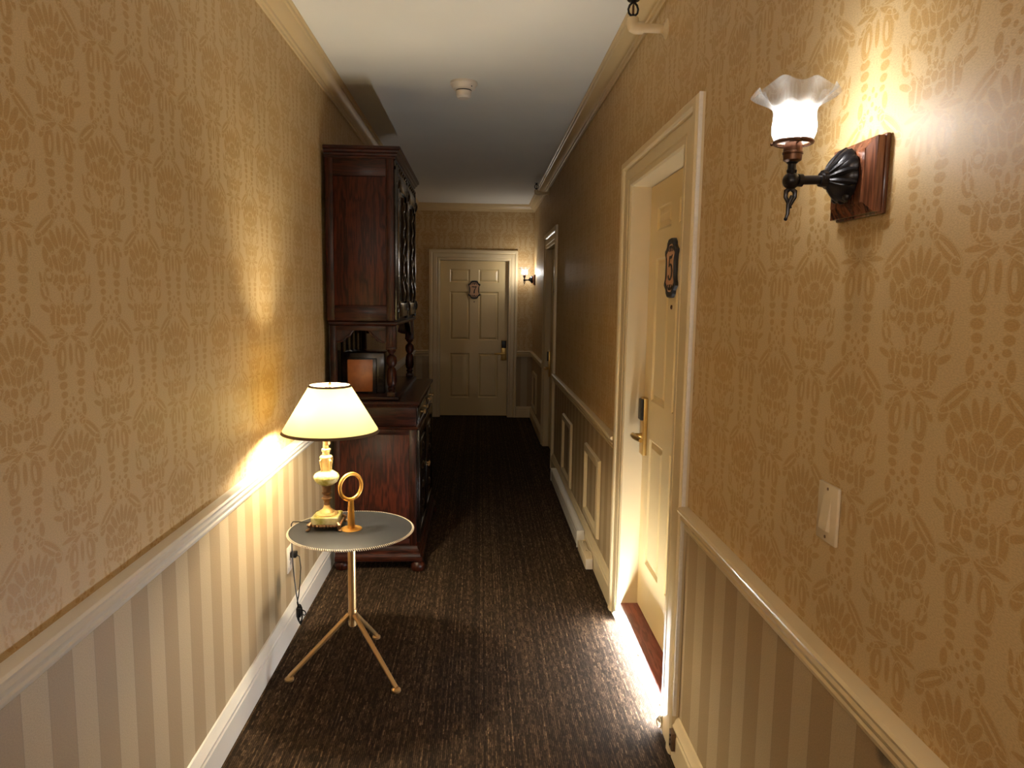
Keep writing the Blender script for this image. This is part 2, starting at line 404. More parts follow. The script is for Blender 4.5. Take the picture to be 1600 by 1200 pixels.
class MB:
    def __init__(s):
        s.bm = bmesh.new()
    def _merge(s, t):
        me = bpy.data.meshes.new('tmp'); t.to_mesh(me); t.free()
        s.bm.from_mesh(me); bpy.data.meshes.remove(me)
    def box(s, x0, x1, y0, y1, z0, z1, bev=0.0, seg=2):
        t = bmesh.new()
        bmesh.ops.create_cube(t, size=1.0)
        for v in t.verts:
            v.co = Vector(((x0 + x1) / 2 + v.co.x * (x1 - x0), (y0 + y1) / 2 + v.co.y * (y1 - y0), (z0 + z1) / 2 + v.co.z * (z1 - z0)))
        if bev:
            bmesh.ops.bevel(t, geom=list(t.edges), offset=bev, segments=seg, affect='EDGES', profile=0.5)
        s._merge(t); return s
    def grid_rings(s, rings, closed_ring=True, cap0=True, cap1=True, loop=False):
        vs = [[s.bm.verts.new(p) for p in r] for r in rings]
        n = len(vs[0])
        rng = range(n if closed_ring else n - 1)
        prs = [(i, i + 1) for i in range(len(vs) - 1)] + ([(len(vs) - 1, 0)] if loop else [])
        for i, j in prs:
            for q in rng:
                a, b, c, d = vs[i][q], vs[i][(q + 1) % n], vs[j][(q + 1) % n], vs[j][q]
                try: s.bm.faces.new((a, b, c, d))
                except ValueError: pass
        if not loop and closed_ring:
            for cap, r in ((cap0, vs[0]), (cap1, vs[-1])):
                if cap:
                    try: s.bm.faces.new(r)
                    except ValueError: pass
        return s
    def lathe(s, prof, c=(0, 0, 0), n=32, axis='z', fn=None, caps=True, ang=None):
        """prof: list of (radius, height) along the axis"""
        c = Vector(c); rings = []
        for (r, h) in prof:
            ring = []
            for i in range(n):
                a = 2 * PI * i / n
                rr, hh = (r, h) if fn is None else fn(a, r, h)
                x, y = rr * math.cos(a), rr * math.sin(a)
                if axis == 'z': p = Vector((x, y, hh))
                elif axis == 'x': p = Vector((hh, x, y))
                else: p = Vector((x, hh, y))
                ring.append(c + p)
            rings.append(ring)
        return s.grid_rings(rings, cap0=caps, cap1=caps)
    def tube(s, pts, r, n=12, closed=False, caps=True):
        pts = [Vector(p) for p in pts]
        N = len(pts)
        rad = r if isinstance(r, (list, tuple)) else [r] * N
        rings = []
        up = None
        for i, p in enumerate(pts):
            if closed: t = pts[(i + 1) % N] - pts[i - 1]
            else: t = pts[min(i + 1, N - 1)] - pts[max(i - 1, 0)]
            t.normalize()
            if up is None:
                up = Vector((0, 0, 1)) if abs(t.z) < 0.9 else Vector((1, 0, 0))
            up = (up - t * up.dot(t))
            if up.length < 1e-5: up = t.orthogonal()
            up.normalize()
            sd = t.cross(up)
            rings.append([p + rad[i] * (math.cos(2 * PI * q / n) * up + math.sin(2 * PI * q / n) * sd) for q in range(n)])
        return s.grid_rings(rings, cap0=caps, cap1=caps, loop=closed)
    def ball(s, c, r, sc=(1, 1, 1), seg=20):
        t = bmesh.new()
        bmesh.ops.create_uvsphere(t, u_segments=seg, v_segments=max(6, seg // 2), radius=r)
        for v in t.verts:
            v.co = Vector((v.co.x * sc[0], v.co.y * sc[1], v.co.z * sc[2])) + Vector(c)
        s._merge(t); return s
    def sweep(s, prof, a, b, fn):
        """profile polygon [(d, z)] placed by fn(d, t, z) at t = a and t = b"""
        return s.grid_rings([[Vector(fn(d, a, z)) for d, z in prof], [Vector(fn(d, b, z)) for d, z in prof]])
    def plate(s, outline, fn, w0, w1):
        """flat outline [(u, z)] given thickness between w0 and w1 by fn(u, w, z)"""
        return s.grid_rings([[Vector(fn(u, w0, z)) for u, z in outline], [Vector(fn(u, w1, z)) for u, z in outline]])
    def ribbon(s, path, fn, w0, w1):
        """pen stroke [(u, z, width)] as a thin solid"""
        N = len(path); L = []; Rr = []
        for i, (u, z, w) in enumerate(path):
            p, q = path[max(0, i - 1)], path[min(N - 1, i + 1)]
            t = Vector((q[0] - p[0], q[1] - p[1])).normalized()
            nrm = Vector((-t.y, t.x)) * w / 2
            L.append((u + nrm.x, z + nrm.y)); Rr.append((u - nrm.x, z - nrm.y))
        rings = []
        for (a, b) in zip(L, Rr):
            rings.append([Vector(fn(a[0], w0, a[1])), Vector(fn(a[0], w1, a[1])), Vector(fn(b[0], w1, b[1])), Vector(fn(b[0], w0, b[1]))])
        return s.grid_rings(rings)
    def build(s, name, mat, parent=None, at=None, ang=35):
        bmesh.ops.remove_doubles(s.bm, verts=s.bm.verts, dist=1e-6)
        bmesh.ops.recalc_face_normals(s.bm, faces=s.bm.faces)
        po = ORIGIN.get(parent.name, Vector((0, 0, 0))) if parent else Vector((0, 0, 0))
        org = po if at is None else Vector(at)
        for v in s.bm.verts:
            v.co -= org
        me = bpy.data.meshes.new(name); s.bm.to_mesh(me); s.bm.free()
        for p in me.polygons: p.use_smooth = True
        me.set_sharp_from_angle(angle=math.radians(ang))
        me.materials.append(M[mat])
        o = bpy.data.objects.new(name, me); C.objects.link(o)
        if parent: o.parent = parent
        o.location = org - po
        ORIGIN[o.name] = org
        return o

def thing(name, label, cat, loc, group=None):
    o = bpy.data.objects.new(name, None); C.objects.link(o)
    o.location = loc; o.empty_display_size = 0.1
    ORIGIN[o.name] = Vector(loc)
    o['label'] = label; o['category'] = cat
    if group: o['group'] = group
    return o

def tag(o, label, cat, kind=None, group=None):
    o['label'] = label; o['category'] = cat
    if kind: o['kind'] = kind
    if group: o['group'] = group
    return o

def copy_tree(o, parent=None):
    c = o.copy(); C.objects.link(c)
    c.parent = parent
    ORIGIN[c.name] = Vector((0, 0, 0))
    for ch in list(o.children):
        copy_tree(ch, c)
    return c

# ---------------------------------------------------------------- shell
tag(MB().box(XL - WT, XR + WT, YB - WT, YE + WT, -0.12, 0.0).build('floor', 'carpet'), 'dark brown flecked carpet floor of the corridor', 'floor', 'structure')
tag(MB().box(XL - WT, XR + WT, YB - WT, YE + WT, ZC, ZC + 0.12).build('ceiling', 'ceiling'), 'plain off-white corridor ceiling', 'ceiling', 'structure')
tag(MB().box(XL - WT, XL, YB, YE, 0, ZC).build('wall_left', 'paper_left'), 'long left wall, damask paper above the rail and stripes below', 'wall', 'structure')
D5 = (2.455, 3.31, 2.095)      # door 5 opening: near, far, top
D6 = (6.64, 7.53, 2.10)
w = MB()
w.box(XR, XR + WT, YB, D5[0], 0, ZC)
w.box(XR, XR + WT, D5[0], D5[1], D5[2], ZC)
w.box(XR, XR + WT, D5[1], D6[0], 0, ZC)
w.box(XR, XR + WT, D6[0], D6[1], D6[2], ZC)
w.box(XR, XR + WT, D6[1], YE, 0, ZC)
tag(w.build('wall_right', 'paper_right'), 'long right wall with damask paper and two doors', 'wall', 'structure')
D7 = (-0.535, 0.375, 2.075)
w = MB()
w.box(XL - WT, D7[0], YE, YE + WT, 0, ZC)
w.box(D7[0], D7[1], YE, YE + WT, D7[2], ZC)
w.box(D7[1], XR + WT, YE, YE + WT, 0, ZC)
tag(w.build('wall_end', 'paper_end'), 'short end wall around the far door', 'wall', 'structure')
tag(MB().box(XL - WT, XR + WT, YB - WT, YB, 0, ZC).build('wall_back', 'paper_end'), 'wall behind the viewer closing the corridor', 'wall', 'structure')

fL = lambda d, t, z: (XL + d, t, z)
fR = lambda d, t, z: (XR - d, t, z)
fE = lambda d, t, z: (t, YE - d, z)
RAIL = [(0, .812), (.006, .812), (.010, .818), (.012, .826), (.009, .832), (.014, .838), (.024, .848), (.027, .858), (.022, .866), (.022, .871), (.034, .876), (.037, .884), (.033, .891), (.026, .893), (0, .893)]
BASE = [(0, 0), (.022, 0), (.022, .098), (.017, .103), (.017, .109), (.021, .113), (.021, .118), (.015, .125), (.011, .136), (.006, .146), (0, .148)]
h0 = 2.70
CROWN = [(0, h0), (.008, h0), (.010, h0 + .012), (.018, h0 + .016), (.020, h0 + .028), (.032, h0 + .034), (.046, h0 + .046), (.058, h0 + .062), (.062, h0 + .068), (.070, h0 + .070), (.073, h0 + .082), (.082, h0 + .084), (.084, ZC), (0, ZC)]
def trim(name, prof, segs, mat, label, cat):
    w = MB()
    for a, b, fn in segs:
        w.sweep(prof, a, b, fn)
    return tag(w.build(name, mat), label, cat, 'structure')
CW = 0.18                       # casing width, door 5
o5, p5 = D5[0] - CW, D5[1] + CW
o6, p6 = D6[0] - 0.13, D6[1] + 0.13
o7, p7 = D7[0] - 0.14, D7[1] + 0.115
trim('trim_1', RAIL, [(YB, YE, fL)], 'trim_white', 'moulded chair rail along the left wall', 'chair rail')
trim('trim_2', RAIL, [(YB, o5 - .005, fR), (p5 + .005, o6, fR), (p6, YE, fR)], 'trim', 'moulded chair rail along the right wall', 'chair rail')
trim('trim_3', RAIL, [(XL, o7, fE), (p7, XR, fE)], 'trim', 'moulded chair rail across the end wall', 'chair rail')
trim('baseboard_left', BASE, [(YB, YE, fL)], 'trim_white', 'white moulded baseboard along the left wall', 'baseboard')
trim('baseboard_right', BASE, [(YB, o5 - .005, fR), (p5 + .005, o6, fR), (p6, YE, fR)], 'trim', 'cream moulded baseboard along the right wall', 'baseboard')
trim('baseboard_end', BASE, [(XL, o7, fE), (p7, XR, fE)], 'trim', 'baseboard across the end wall', 'baseboard')
trim('trim_4', CROWN, [(YB, YE, fL)], 'crown', 'crown moulding along the left wall', 'crown moulding')
trim('trim_5', CROWN, [(YB, YE, fR)], 'crown', 'crown moulding along the right wall', 'crown moulding')
trim('trim_6', CROWN, [(XL, XR, fE)], 'crown', 'crown moulding across the end wall', 'crown moulding')

def panel_frame(name, y0, y1, z0, z1, label):
    prof = [(0, 0), (.006, .016), (.02, .02), (.045, .02), (.05, .012), (.055, 0)]   # (inward, out)
    rings = []
    for (s, d) in prof:
        rings.append([Vector((XR - d, y, z)) for y, z in ((y0 + s, z0 + s), (y1 - s, z0 + s), (y1 - s, z1 - s), (y0 + s, z1 - s))])
    w = MB(); w.grid_rings(rings, cap0=False, cap1=False)
    return tag(w.build(name, 'trim', at=(XR, (y0 + y1) / 2, z0)), label, 'wall moulding', 'structure')
panel_frame('trim_7', 3.95, 4.50, .195, .66, 'rectangular wall moulding nearest the numbered 5 door')
panel_frame('trim_8', 5.20, 5.75, .155, .65, 'rectangular wall moulding above the far half of the heater')
panel_frame('trim_9', 8.55, 9.15, .18, .66, 'rectangular wall moulding in the far right corner')

# ---------------------------------------------------------------- doors
def face5(x0, yc):   # faces -X; the reader's right is -Y
    return lambda u, w, z: (x0 - w, yc - u, z)
def face7(y0, xc):   # faces -Y
    return lambda u, w, z: (xc + u, y0 - w, z)

OUT = [(0, .120), (.032, .118), (.050, .104), (.054, .090), (.064, .082), (.082, .072), (.080, .060), (.070, .048), (.066, .030), (.066, -.030),
       (.070, -.048), (.080, -.060), (.082, -.072), (.064, -.084), (.054, -.090), (.050, -.104), (.032, -.118), (0, -.120)]
def outline(k=1.0, kz=None):
    kz = k if kz is None else kz
    r = [(u * k, z * kz) for u, z in OUT]
    return r + [(-u, z) for u, z in reversed(r[1:-1])]
NUM = {
    '7': [[(-.030, .030, .004), (-.029, .040, .012), (-.018, .040, .013), (.0, .036, .012), (.016, .038, .013), (.030, .044, .006)],
          [(.029, .043, .006), (.018, .024, .008), (.006, .004, .011), (.0, -.018, .015), (-.002, -.046, .018)]],
    '5': [[(-.014, .046, .007), (.004, .042, .012), (.018, .044, .010), (.027, .052, .004)],
          [(-.014, .047, .006), (-.017, .028, .006), (-.020, .006, .006)],
          [(-.019, .006, .005), (-.008, .013, .007), (.006, .014, .009), (.020, .006, .013), (.027, -.012, .016), (.022, -.032, .014), (.008, -.045, .009), (-.008, -.046, .008), (-.020, -.040, .009), (-.026, -.030, .012)]],
}

def make_door(name, fn, wall_w, W, H, zb, side, top, num, label, lockside, plaque_z, loc, side2=None):
    """fn(u,w,z): u to the reader's right from the opening's middle, w out from the leaf face.
    wall_w: how far the wall face stands out of the leaf face."""
    side2 = side if side2 is None else side2
    # leaf: slab with six raised panels
    hw = W / 2 - .008
    us = [-hw, -hw + .125, -.058, .058, hw - .125, hw]
    zs = [zb, zb + .245, zb + .84, zb + 1.015, zb + 1.655, zb + 1.775, H - .115, H - .008]
    w = MB(); bm = w.bm
    V = lambda u, d, z: bm.verts.new(fn(u, d, z))
    for i in range(5):
        for j in range(7):
            a, b_, c, d = us[i], us[i + 1], zs[j], zs[j + 1]
            if i in (1, 3) and j in (1, 3, 5):
                rings = []
                for (ins, dep) in ((0, 0), (.004, -.003), (.012, -.009), (.018, -.009), (.036, -.002), (.040, -.002)):
                    rings.append([Vector(fn(u, dep, z)) for u, z in ((a + ins, c + ins), (b_ - ins, c + ins), (b_ - ins, d - ins), (a + ins, d - ins))])
                w.grid_rings(rings, cap0=False, cap1=True)
            else:
                bm.faces.new([V(a, 0, c), V(b_, 0, c), V(b_, 0, d), V(a, 0, d)])
    for (a, b_) in (((-hw, zb), (hw, zb)), ((hw, zb), (hw, H - .008)), ((hw, H - .008), (-hw, H - .008)), ((-hw, H - .008), (-hw, zb))):
        bm.faces.new([V(a[0], 0, a[1]), V(b_[0], 0, b_[1]), V(b_[0], -.04, b_[1]), V(a[0], -.04, a[1])])
    bm.faces.new([V(-hw, -.04, zb), V(hw, -.04, zb), V(hw, -.04, H - .008), V(-hw, -.04, H - .008)])
    leaf = w.build(name, 'door', at=loc, ang=20)
    tag(leaf, label, 'door', 'structure')
    # casing and jamb, mitred
    k = side / .115
    prof = [(-.004, -.05), (-.004, wall_w + .008), (.004, wall_w + .014), (.020, wall_w + .015), (.024, wall_w + .010), (.030, wall_w + .016), (.066, wall_w + .018),
            (.072, wall_w + .012), (.078, wall_w + .022), (.086, wall_w + .027), (.106, wall_w + .027), (.112, wall_w + .022), (.115, wall_w + .010), (.115, wall_w - .001)]
    w = MB(); rings = []
    for (s, d) in prof:
        s1, s2, st = s * side / .115, s * side2 / .115, s * top / .115
        rings.append([Vector(fn(-W / 2 - s1, d, 0)), Vector(fn(-W / 2 - s1, d, H + st)), Vector(fn(W / 2 + s2, d, H + st)), Vector(fn(W / 2 + s2, d, 0))])
    w.grid_rings(rings, closed_ring=False)
    # closing slab behind the casing
    w.build('door_frame', 'trim', leaf, ang=20)
    # number plaque
    pf = lambda u, d, z: fn(u, d, z + plaque_z)
    w = MB()
    w.grid_rings([[Vector(pf(u, d, z)) for u, z in outline(kk)] for kk, d in ((1.0, .0), (1.0, .012), (.965, .016), (.83, .016), (.80, .012))], cap0=True, cap1=True)
    pl = w.build('number_plaque', 'plaque_rim', leaf)
    w = MB().plate(outline(.80), pf, .009, .0125); w.build('plaque_face', 'plaque_face', pl)
    if num:
        w = MB()
        for st in NUM[num]:
            w.ribbon(st, pf, .012, .0145)
        w.build('numeral', 'plaque_rim', pl)
    w = MB()
    for sg in (1, -1):
        for mx in (1, -1):
            w.ribbon([(mx * .004, sg * .078, .006), (mx * .014, sg * .086, .007), (mx * .026, sg * .080, .009), (mx * .030, sg * .070, .006), (mx * .022, sg * .068, .004)], pf, .012, .0145)
        w.ribbon([(0, sg * .066, .010), (0, sg * .076, .012), (0, sg * .090, .004)], pf, .012, .0145)
    w.build('plaque_ornament', 'plaque_rim', pl)
    # peephole
    w = MB()
    cz = plaque_z - .158
    w.grid_rings([[Vector(fn(r * math.cos(a), d, cz + r * math.sin(a))) for a in [2 * PI * i / 16 for i in range(16)]] for r, d in ((.009, 0), (.009, .004), (.006, .005), (.005, .003))])
    w.build('peephole', 'dark_brass', leaf)
    # electronic lock
    lu = lockside * (hw - .048)
    lf = lambda u, d, z: fn(lu + u, d, z)
    def lbox(u0, u1, d0, d1, z0, z1, bev=.004):
        a, b_ = Vector(lf(u0, d0, z0)), Vector(lf(u1, d1, z1))
        return MB().box(min(a.x, b_.x), max(a.x, b_.x), min(a.y, b_.y), max(a.y, b_.y), z0, z1, bev)
    lz = zb + .885
    lk = lbox(-.036, .036, 0, .020, lz - .135, lz + .135).build('electronic_lock', 'lock_brass', leaf)
    lbox(-.030, .030, .019, .032, lz + .03, lz + .128).build('card_reader', 'black_plastic', lk)
    w = MB()
    yz = lz - .045
    w.tube([lf(0, .018, yz), lf(0, .062, yz)], .011, 14)
    dr = -lockside
    w.tube([lf(-dr * .012, .058, yz), lf(dr * .02, .060, yz), lf(dr * .07, .058, yz), lf(dr * .125, .050, yz)], [.012, .013, .012, .010], 12)
    w.build('lever_handle', 'lock_brass', lk)
    return leaf

X5 = 0.781
door5 = make_door('door_1', face5(X5, (D5[0] + D5[1]) / 2), X5 - XR, D5[1] - D5[0], D5[2], .105, .18, .128, '5',
                  'cream six-panel door numbered 5 on the right wall', -1, 1.706, (X5, (D5[0] + D5[1]) / 2, 0))
X6 = 0.745
door6 = make_door('door_2', face5(X6, (D6[0] + D6[1]) / 2), X6 - XR, D6[1] - D6[0], D6[2], .015, .13, .15, None,
                  'dim cream door farther along the right wall, seen nearly edge-on', -1, 1.72, (X6, (D6[0] + D6[1]) / 2, 0))
Y7 = YE + .055
door7 = make_door('door_3', face7(Y7, (D7[0] + D7[1]) / 2), .055, D7[1] - D7[0], D7[2], .012, .14, .135, '7',
                  'cream six-panel door numbered 7 closing the corridor end', 1, 1.692, ((D7[0] + D7[1]) / 2, Y7, 0), side2=.115)
# worn pale edge of the casing on the near side
w = MB(); w.box(XR - .0215, XR - .009, o5 - .0045, o5 + .0005, .149, D5[2] + .127, .001)
w.build('casing_edge', 'caulk', door5)
# threshold step of door 5
w = MB(); w.box(XR + .002, X5 + .04, D5[0] + .001, D5[1] - .001, 0, .100, .004)
w.build('threshold', 'threshold', door5)

# ---------------------------------------------------------------- light tube on the door step
t = thing('light_tube', 'glowing white light tube along the foot of the numbered 5 door', 'light', (.680, 2.87, .036))
w = MB(); w.tube([(.680, 2.44, .036), (.680, 3.325, .036)], .0092, 14); w.build('tube', 'led', t)
for y in (2.43, 3.325):
    w = MB(); w.tube([(.680, y, .036), (.680, y + .014, .036)], .0115, 14); w.build('end_cap', 'plastic_white', t)
w = MB(); w.tube([(.672 + .016 * math.sin(a) * .35, 2.425 - .012 * math.sin(a), .028 + .018 * math.cos(a)) for a in [2 * PI * i / 16 for i in range(16)]], .0028, 8, closed=True)
w.build('cord_loop', 'plastic_white', t)
for y in (2.5, 2.88, 3.26):
    w = MB(); w.box(.690, XR + .003, y, y + .02, .026, .046, .001); w.build('clip', 'plastic_white', t)

# small metal latch on the door's plinth
t = thing('latch_plate', 'small worn metal plate on the baseboard beside the numbered 5 door', 'metal plate', (XR - .022, 2.245, .06))
w = MB(); w.box(XR - .034, XR - .020, 2.226, 2.262, .048, .112, .002); w.build('plate', 'bare_steel', t)
for z in (.064, .082, .098):
    w = MB(); w.lathe([(.0035, -.037), (.0035, -.033)], (XR, 2.244, z), 10, 'x'); w.build('screw', 'black_metal', t)

# ---------------------------------------------------------------- wall sconces
def make_sconce(name, label, y0=1.298, z0=1.794):
    t = thing(name, label, 'wall lamp', (XR, y0, z0), 'gas-style wall sconces')
    w = MB(); w.box(XR - .010, XR - .0005, y0 - .080, y0 + .080, z0 - .068, z0 + .068, .003)
    board = w.build('backboard', 'sconce_board', t)
    w = MB()
    rings = []
    for hy, hz, d in ((.076, .064, .009), (.076, .064, .022), (.056, .046, .032), (.056, .046, .033)):
        rings.append([Vector((XR - d, y0 + sy * hy, z0 + sz * hz)) for sy, sz in ((-1, -1), (1, -1), (1, 1), (-1, 1))])
    w.grid_rings(rings); w.build('chamfered_board', 'sconce_board', t, ang=15)
    # shell-shaped cast rosette
    def shell(a, r, h):
        return r * (1 + .10 * abs(math.cos(5 * a)) * (1 if math.sin(a) > -.4 else .4)) * (1.0 + .28 * max(0, math.sin(a))), h
    w = MB(); w.lathe([(.036, -.032), (.040, -.036), (.039, -.044), (.034, -.052), (.026, -.060), (.018, -.066), (.013, -.072), (.0125, -.080)], (XR, y0, z0), 60, 'x', shell)
    for i in range(9):
        a = PI * (-.06 + 1.12 * i / 8)
        pts = [(XR - .071 + .026 * f + .008 * f * f, y0 + math.cos(a) * (.015 + .030 * f), z0 + math.sin(a) * (.016 + (.040 if a > 0 else .03) * f)) for f in (0, .25, .5, .75, 1)]
        w.tube(pts, [.0035, .0055, .0068, .0066, .003], 8)
    for dy, dz in ((.0, -.022), (.014, -.018), (-.014, -.018), (.0, -.036), (.02, -.032), (-.02, -.032)):
        w.ball((XR - .050 + abs(dz) * .25, y0 + dy, z0 + dz), .0075, seg=10)
    w.build('rosette', 'black_metal', t)
    xb = .561
    w = MB()
    w.tube([(XR - .078, y0, z0), (xb + .01, y0, z0 - .002)], .0082, 16)
    w.tube([(XR - .084, y0, z0), (XR - .072, y0, z0)], .0125, 16)
    w.tube([(xb + .020, y0, z0 - .002), (xb + .012, y0, z0 - .002)], .0115, 16)
    w.build('arm', 'black_metal', t)
    w = MB(); w.ball((xb, y0, z0 - .003), .0155, seg=24)
    w.lathe([(.008, .012), (.0095, .018), (.008, .021), (.0075, .029), (.0105, .032), (.0105, .036)], (xb, y0, z0 - .003), 20)
    w.build('joint_ball', 'black_metal', t)
    w = MB()
    z = z0 - .016
    for k_ in (1, -1):
        w.tube([(xb, y0, z), (xb + k_ * .008, y0, z - .006), (xb + k_ * .0085, y0, z - .016), (xb + k_ * .003, y0, z - .026), (xb - k_ * .002, y0, z - .036)], [.0038, .0048, .004, .0036, .0028], 8)
    w.tube([(xb + .004, y0, z - .014), (xb - .003, y0, z - .030), (xb - .003, y0, z - .046), (xb - .006, y0, z - .055)], [.004, .004, .0034, .0024], 8)
    w.ball((xb - .006, y0, z - .055), .0035, seg=10)
    w.build('gas_key', 'black_metal', t)
    w = MB()
    w.lathe([(.010, .032), (.016, .036), (.0165, .046), (.018, .047), (.018, .050), (.0165, .051), (.0165, .062), (.014, .066), (.0135, .078), (.006, .079)], (xb, y0, z0 - .003), 28)
    w.build('socket', 'dark_brass', t)
    w = MB()
    zr = z0 + .064
    w.tube([(xb + .0315 * math.cos(a), y0 + .0315 * math.sin(a), zr) for a in [2 * PI * i / 40 for i in range(40)]], .0042, 8, closed=True)
    for i in range(3):
        a = 2 * PI * i / 3 + .5
        w.tube([(xb + .012 * math.cos(a), y0 + .012 * math.sin(a), zr - .004), (xb + .036 * math.cos(a), y0 + .036 * math.sin(a), zr)], .0016, 6)
        w.ball((xb + .037 * math.cos(a), y0 + .037 * math.sin(a), zr), .0032, seg=8)
    w.build('gallery_ring', 'dark_brass', t)
    # ruffled glass shade
    def ruf(a, r, h):
        f = max(0, (h - .060) / .032)
        return r * (1 + .10 * f * math.cos(7 * a + .6)) , h + .008 * f * math.cos(7 * a + .6 + PI) + .004 * f * math.cos(3 * a)
    prof = [(.0295, 0), (.034, .006), (.038, .016), (.0385, .028), (.037, .040), (.0365, .052), (.039, .060), (.046, .067), (.056, .074), (.066, .082), (.072, .091)]
    w = MB(); w.lathe(prof, (xb, y0, zr), 84, 'z', ruf, caps=False)
    w.build('glass_shade', 'frosted', t, ang=80)
    w = MB(); w.lathe([(.004, .006), (.009, .012), (.015, .024), (.018, .034), (.016, .044), (.009, .052), (.001, .055)], (xb, y0, zr), 20)
    w.build('bulb', 'bulb', t)
    return t
sc1 = make_sconce('wall_sconce', 'lit wall sconce nearest the viewer, above the light switch')
sc2 = copy_tree(sc1)
sc2.location = (XR, 9.147, 1.822)
for ch in sc2.children:
    if ch.name.startswith('bulb'):
        ch.material_slots[0].link = 'OBJECT'
        ch.material_slots[0].material = M['bulb_far']
sc2['label'] = 'small distant lit wall sconce beside the numbered 7 door'
sc_fill_right = copy_tree(sc1)  # unseen sconce, added behind the viewer to brighten the near walls
sc_fill_right.location = (XR, -1.0, 1.794)
sc_fill_right['label'] = 'added fill sconce, unseen behind the viewer on the right wall'
sc_fill_left = copy_tree(sc1)  # another added sconce out of view, lifting the light on the right wall
sc_fill_left.location = (XL, -1.65, 1.80)
sc_fill_left.rotation_euler = (0, 0, PI)
for r in (sc_fill_right, sc_fill_left):
    for ch in r.children:
        if ch.name.startswith('bulb'):
            ch.material_slots[0].link = 'OBJECT'
            ch.material_slots[0].material = M['bulb_fill_left' if r is sc_fill_left else 'bulb_fill']
sc_fill_left['label'] = 'added fill sconce, unseen behind the viewer on the left wall'

# ---------------------------------------------------------------- light switch, outlet
t = thing('light_switch', 'ivory rocker light switch on the right wall below the sconce', 'light switch', (XR, 1.339, 1.158))
w = MB(); w.box(XR - .0075, XR, 1.300, 1.379, 1.100, 1.217, .003); w.build('cover_plate', 'plastic', t)
w = MB()
w.sweep([(.007, 1.122), (.0155, 1.126), (.0075, 1.192), (.007, 1.192)], 1.324, 1.355, fR); w.build('rocker', 'plastic', t)
for z in (1.110, 1.207):
    w = MB(); w.lathe([(.003, -.0085), (.0034, -.007)], (XR, 1.3395, z), 10, 'x'); w.build('screw', 'bare_steel', t)
t = thing('wall_outlet', 'white wall outlet low on the left wall behind the lamp cord', 'outlet', (XL, 3.21, .365))
w = MB(); w.box(XL, XL + .006, 3.172, 3.248, .305, .425, .002); w.build('cover_plate', 'plastic_white', t)
for z in (.344, .386):
    w = MB(); w.box(XL + .0055, XL + .0085, 3.193, 3.227, z - .016, z + .016, .001); so = w.build('socket_face', 'plastic_white', t)
    for y in (3.201, 3.216):
        w = MB(); w.box(XL + .008, XL + .0092, y, y + .003, z - .006, z + .008); w.build('slot', 'black_plastic', so)

# ---------------------------------------------------------------- smoke detector
cx, cy = -.104, 4.21
t = thing('smoke_detector', 'round white smoke detector in the middle of the ceiling', 'smoke detector', (cx, cy, ZC))
w = MB(); w.lathe([(.076, 0), (.078, -.006), (.078, -.014), (.073, -.018), (.071, -.020), (.064, -.038), (.052, -.044)], (cx, cy, ZC), 40); w.build('base', 'plastic_white', t)
w = MB(); w.lathe([(.044, -.043), (.045, -.052), (.043, -.053), (.042, -.078), (.036, -.084), (.034, -.088), (.001, -.089)], (cx, cy, ZC), 36); w.build('sensor_head', 'plastic_white', t)
w = MB(); w.lathe([(.0445, -.0435), (.0448, -.0505)], (cx, cy, ZC), 36); w.build('dark_gap', 'black_plastic', t)
w = MB(); w.ball((cx + .045, cy - .052, ZC - .034), .0035, seg=10); w.build('indicator', 'black_plastic', t)

# ---------------------------------------------------------------- sprinklers
def make_sprinkler(y0, z0, label):
    t = thing('fire_sprinkler', label, 'sprinkler', (XR, y0, z0), 'ceiling sprinklers')
    w = MB(); w.lathe([(.036, 0), (.036, -.004), (.026, -.008), (.020, -.016)], (XR, y0, z0), 28, 'x'); w.build('wall_flange', 'pipe', t)
    w = MB(); w.tube([(XR - .004, y0, z0), (.592, y0, z0)], .0165, 20); w.build('pipe', 'pipe', t)
    w = MB()
    xe = .566
    w.tube([(.606, y0, z0), (.590, y0, z0), (xe + .012, y0, z0), (xe + .003, y0, z0 + .004), (xe, y0, z0 + .013), (xe, y0, z0 + .026), (xe, y0, z0 + .034)], [.0225, .0225, .023, .0235, .023, .022, .022], 20)
    w.build('elbow', 'pipe', t)
    w = MB()
    zt = z0 + .034
    w.lathe([(.010, 0), (.011, .006), (.008, .010), (.007, .014)], (xe, y0, zt), 16)
    for k_ in (1, -1):
        w.tube([(xe + k_ * .006, y0, zt + .008), (xe + k_ * .016, y0, zt + .018), (xe + k_ * .0185, y0, zt + .032), (xe + k_ * .014, y0, zt + .046), (xe + k_ * .004, y0, zt + .056)], .0042, 10)
    w.lathe([(.005, .052), (.010, .056), (.010, .062), (.006, .064)], (xe, y0, zt), 16)
    w.build('frame_arms', 'black_metal', t)
    w = MB(); w.lathe([(.003, .012), (.0045, .018), (.0045, .042), (.002, .054)], (xe, y0, zt), 12); w.build('trigger_bulb', 'dark_brass', t)
    w = MB(); w.lathe([(.004, .060), (.022, .063), (.024, .066), (.004, .067)], (xe, y0, zt), 24); w.build('deflector', 'black_metal', t)
    return t
sp = make_sprinkler(2.80, 2.596, 'sprinkler on a cream elbow pipe, nearest, at the top edge')
s2 = copy_tree(sp); s2.location = (XR, 7.46, 2.660); s2['label'] = 'small dark sprinkler on an elbow pipe far down the corridor'

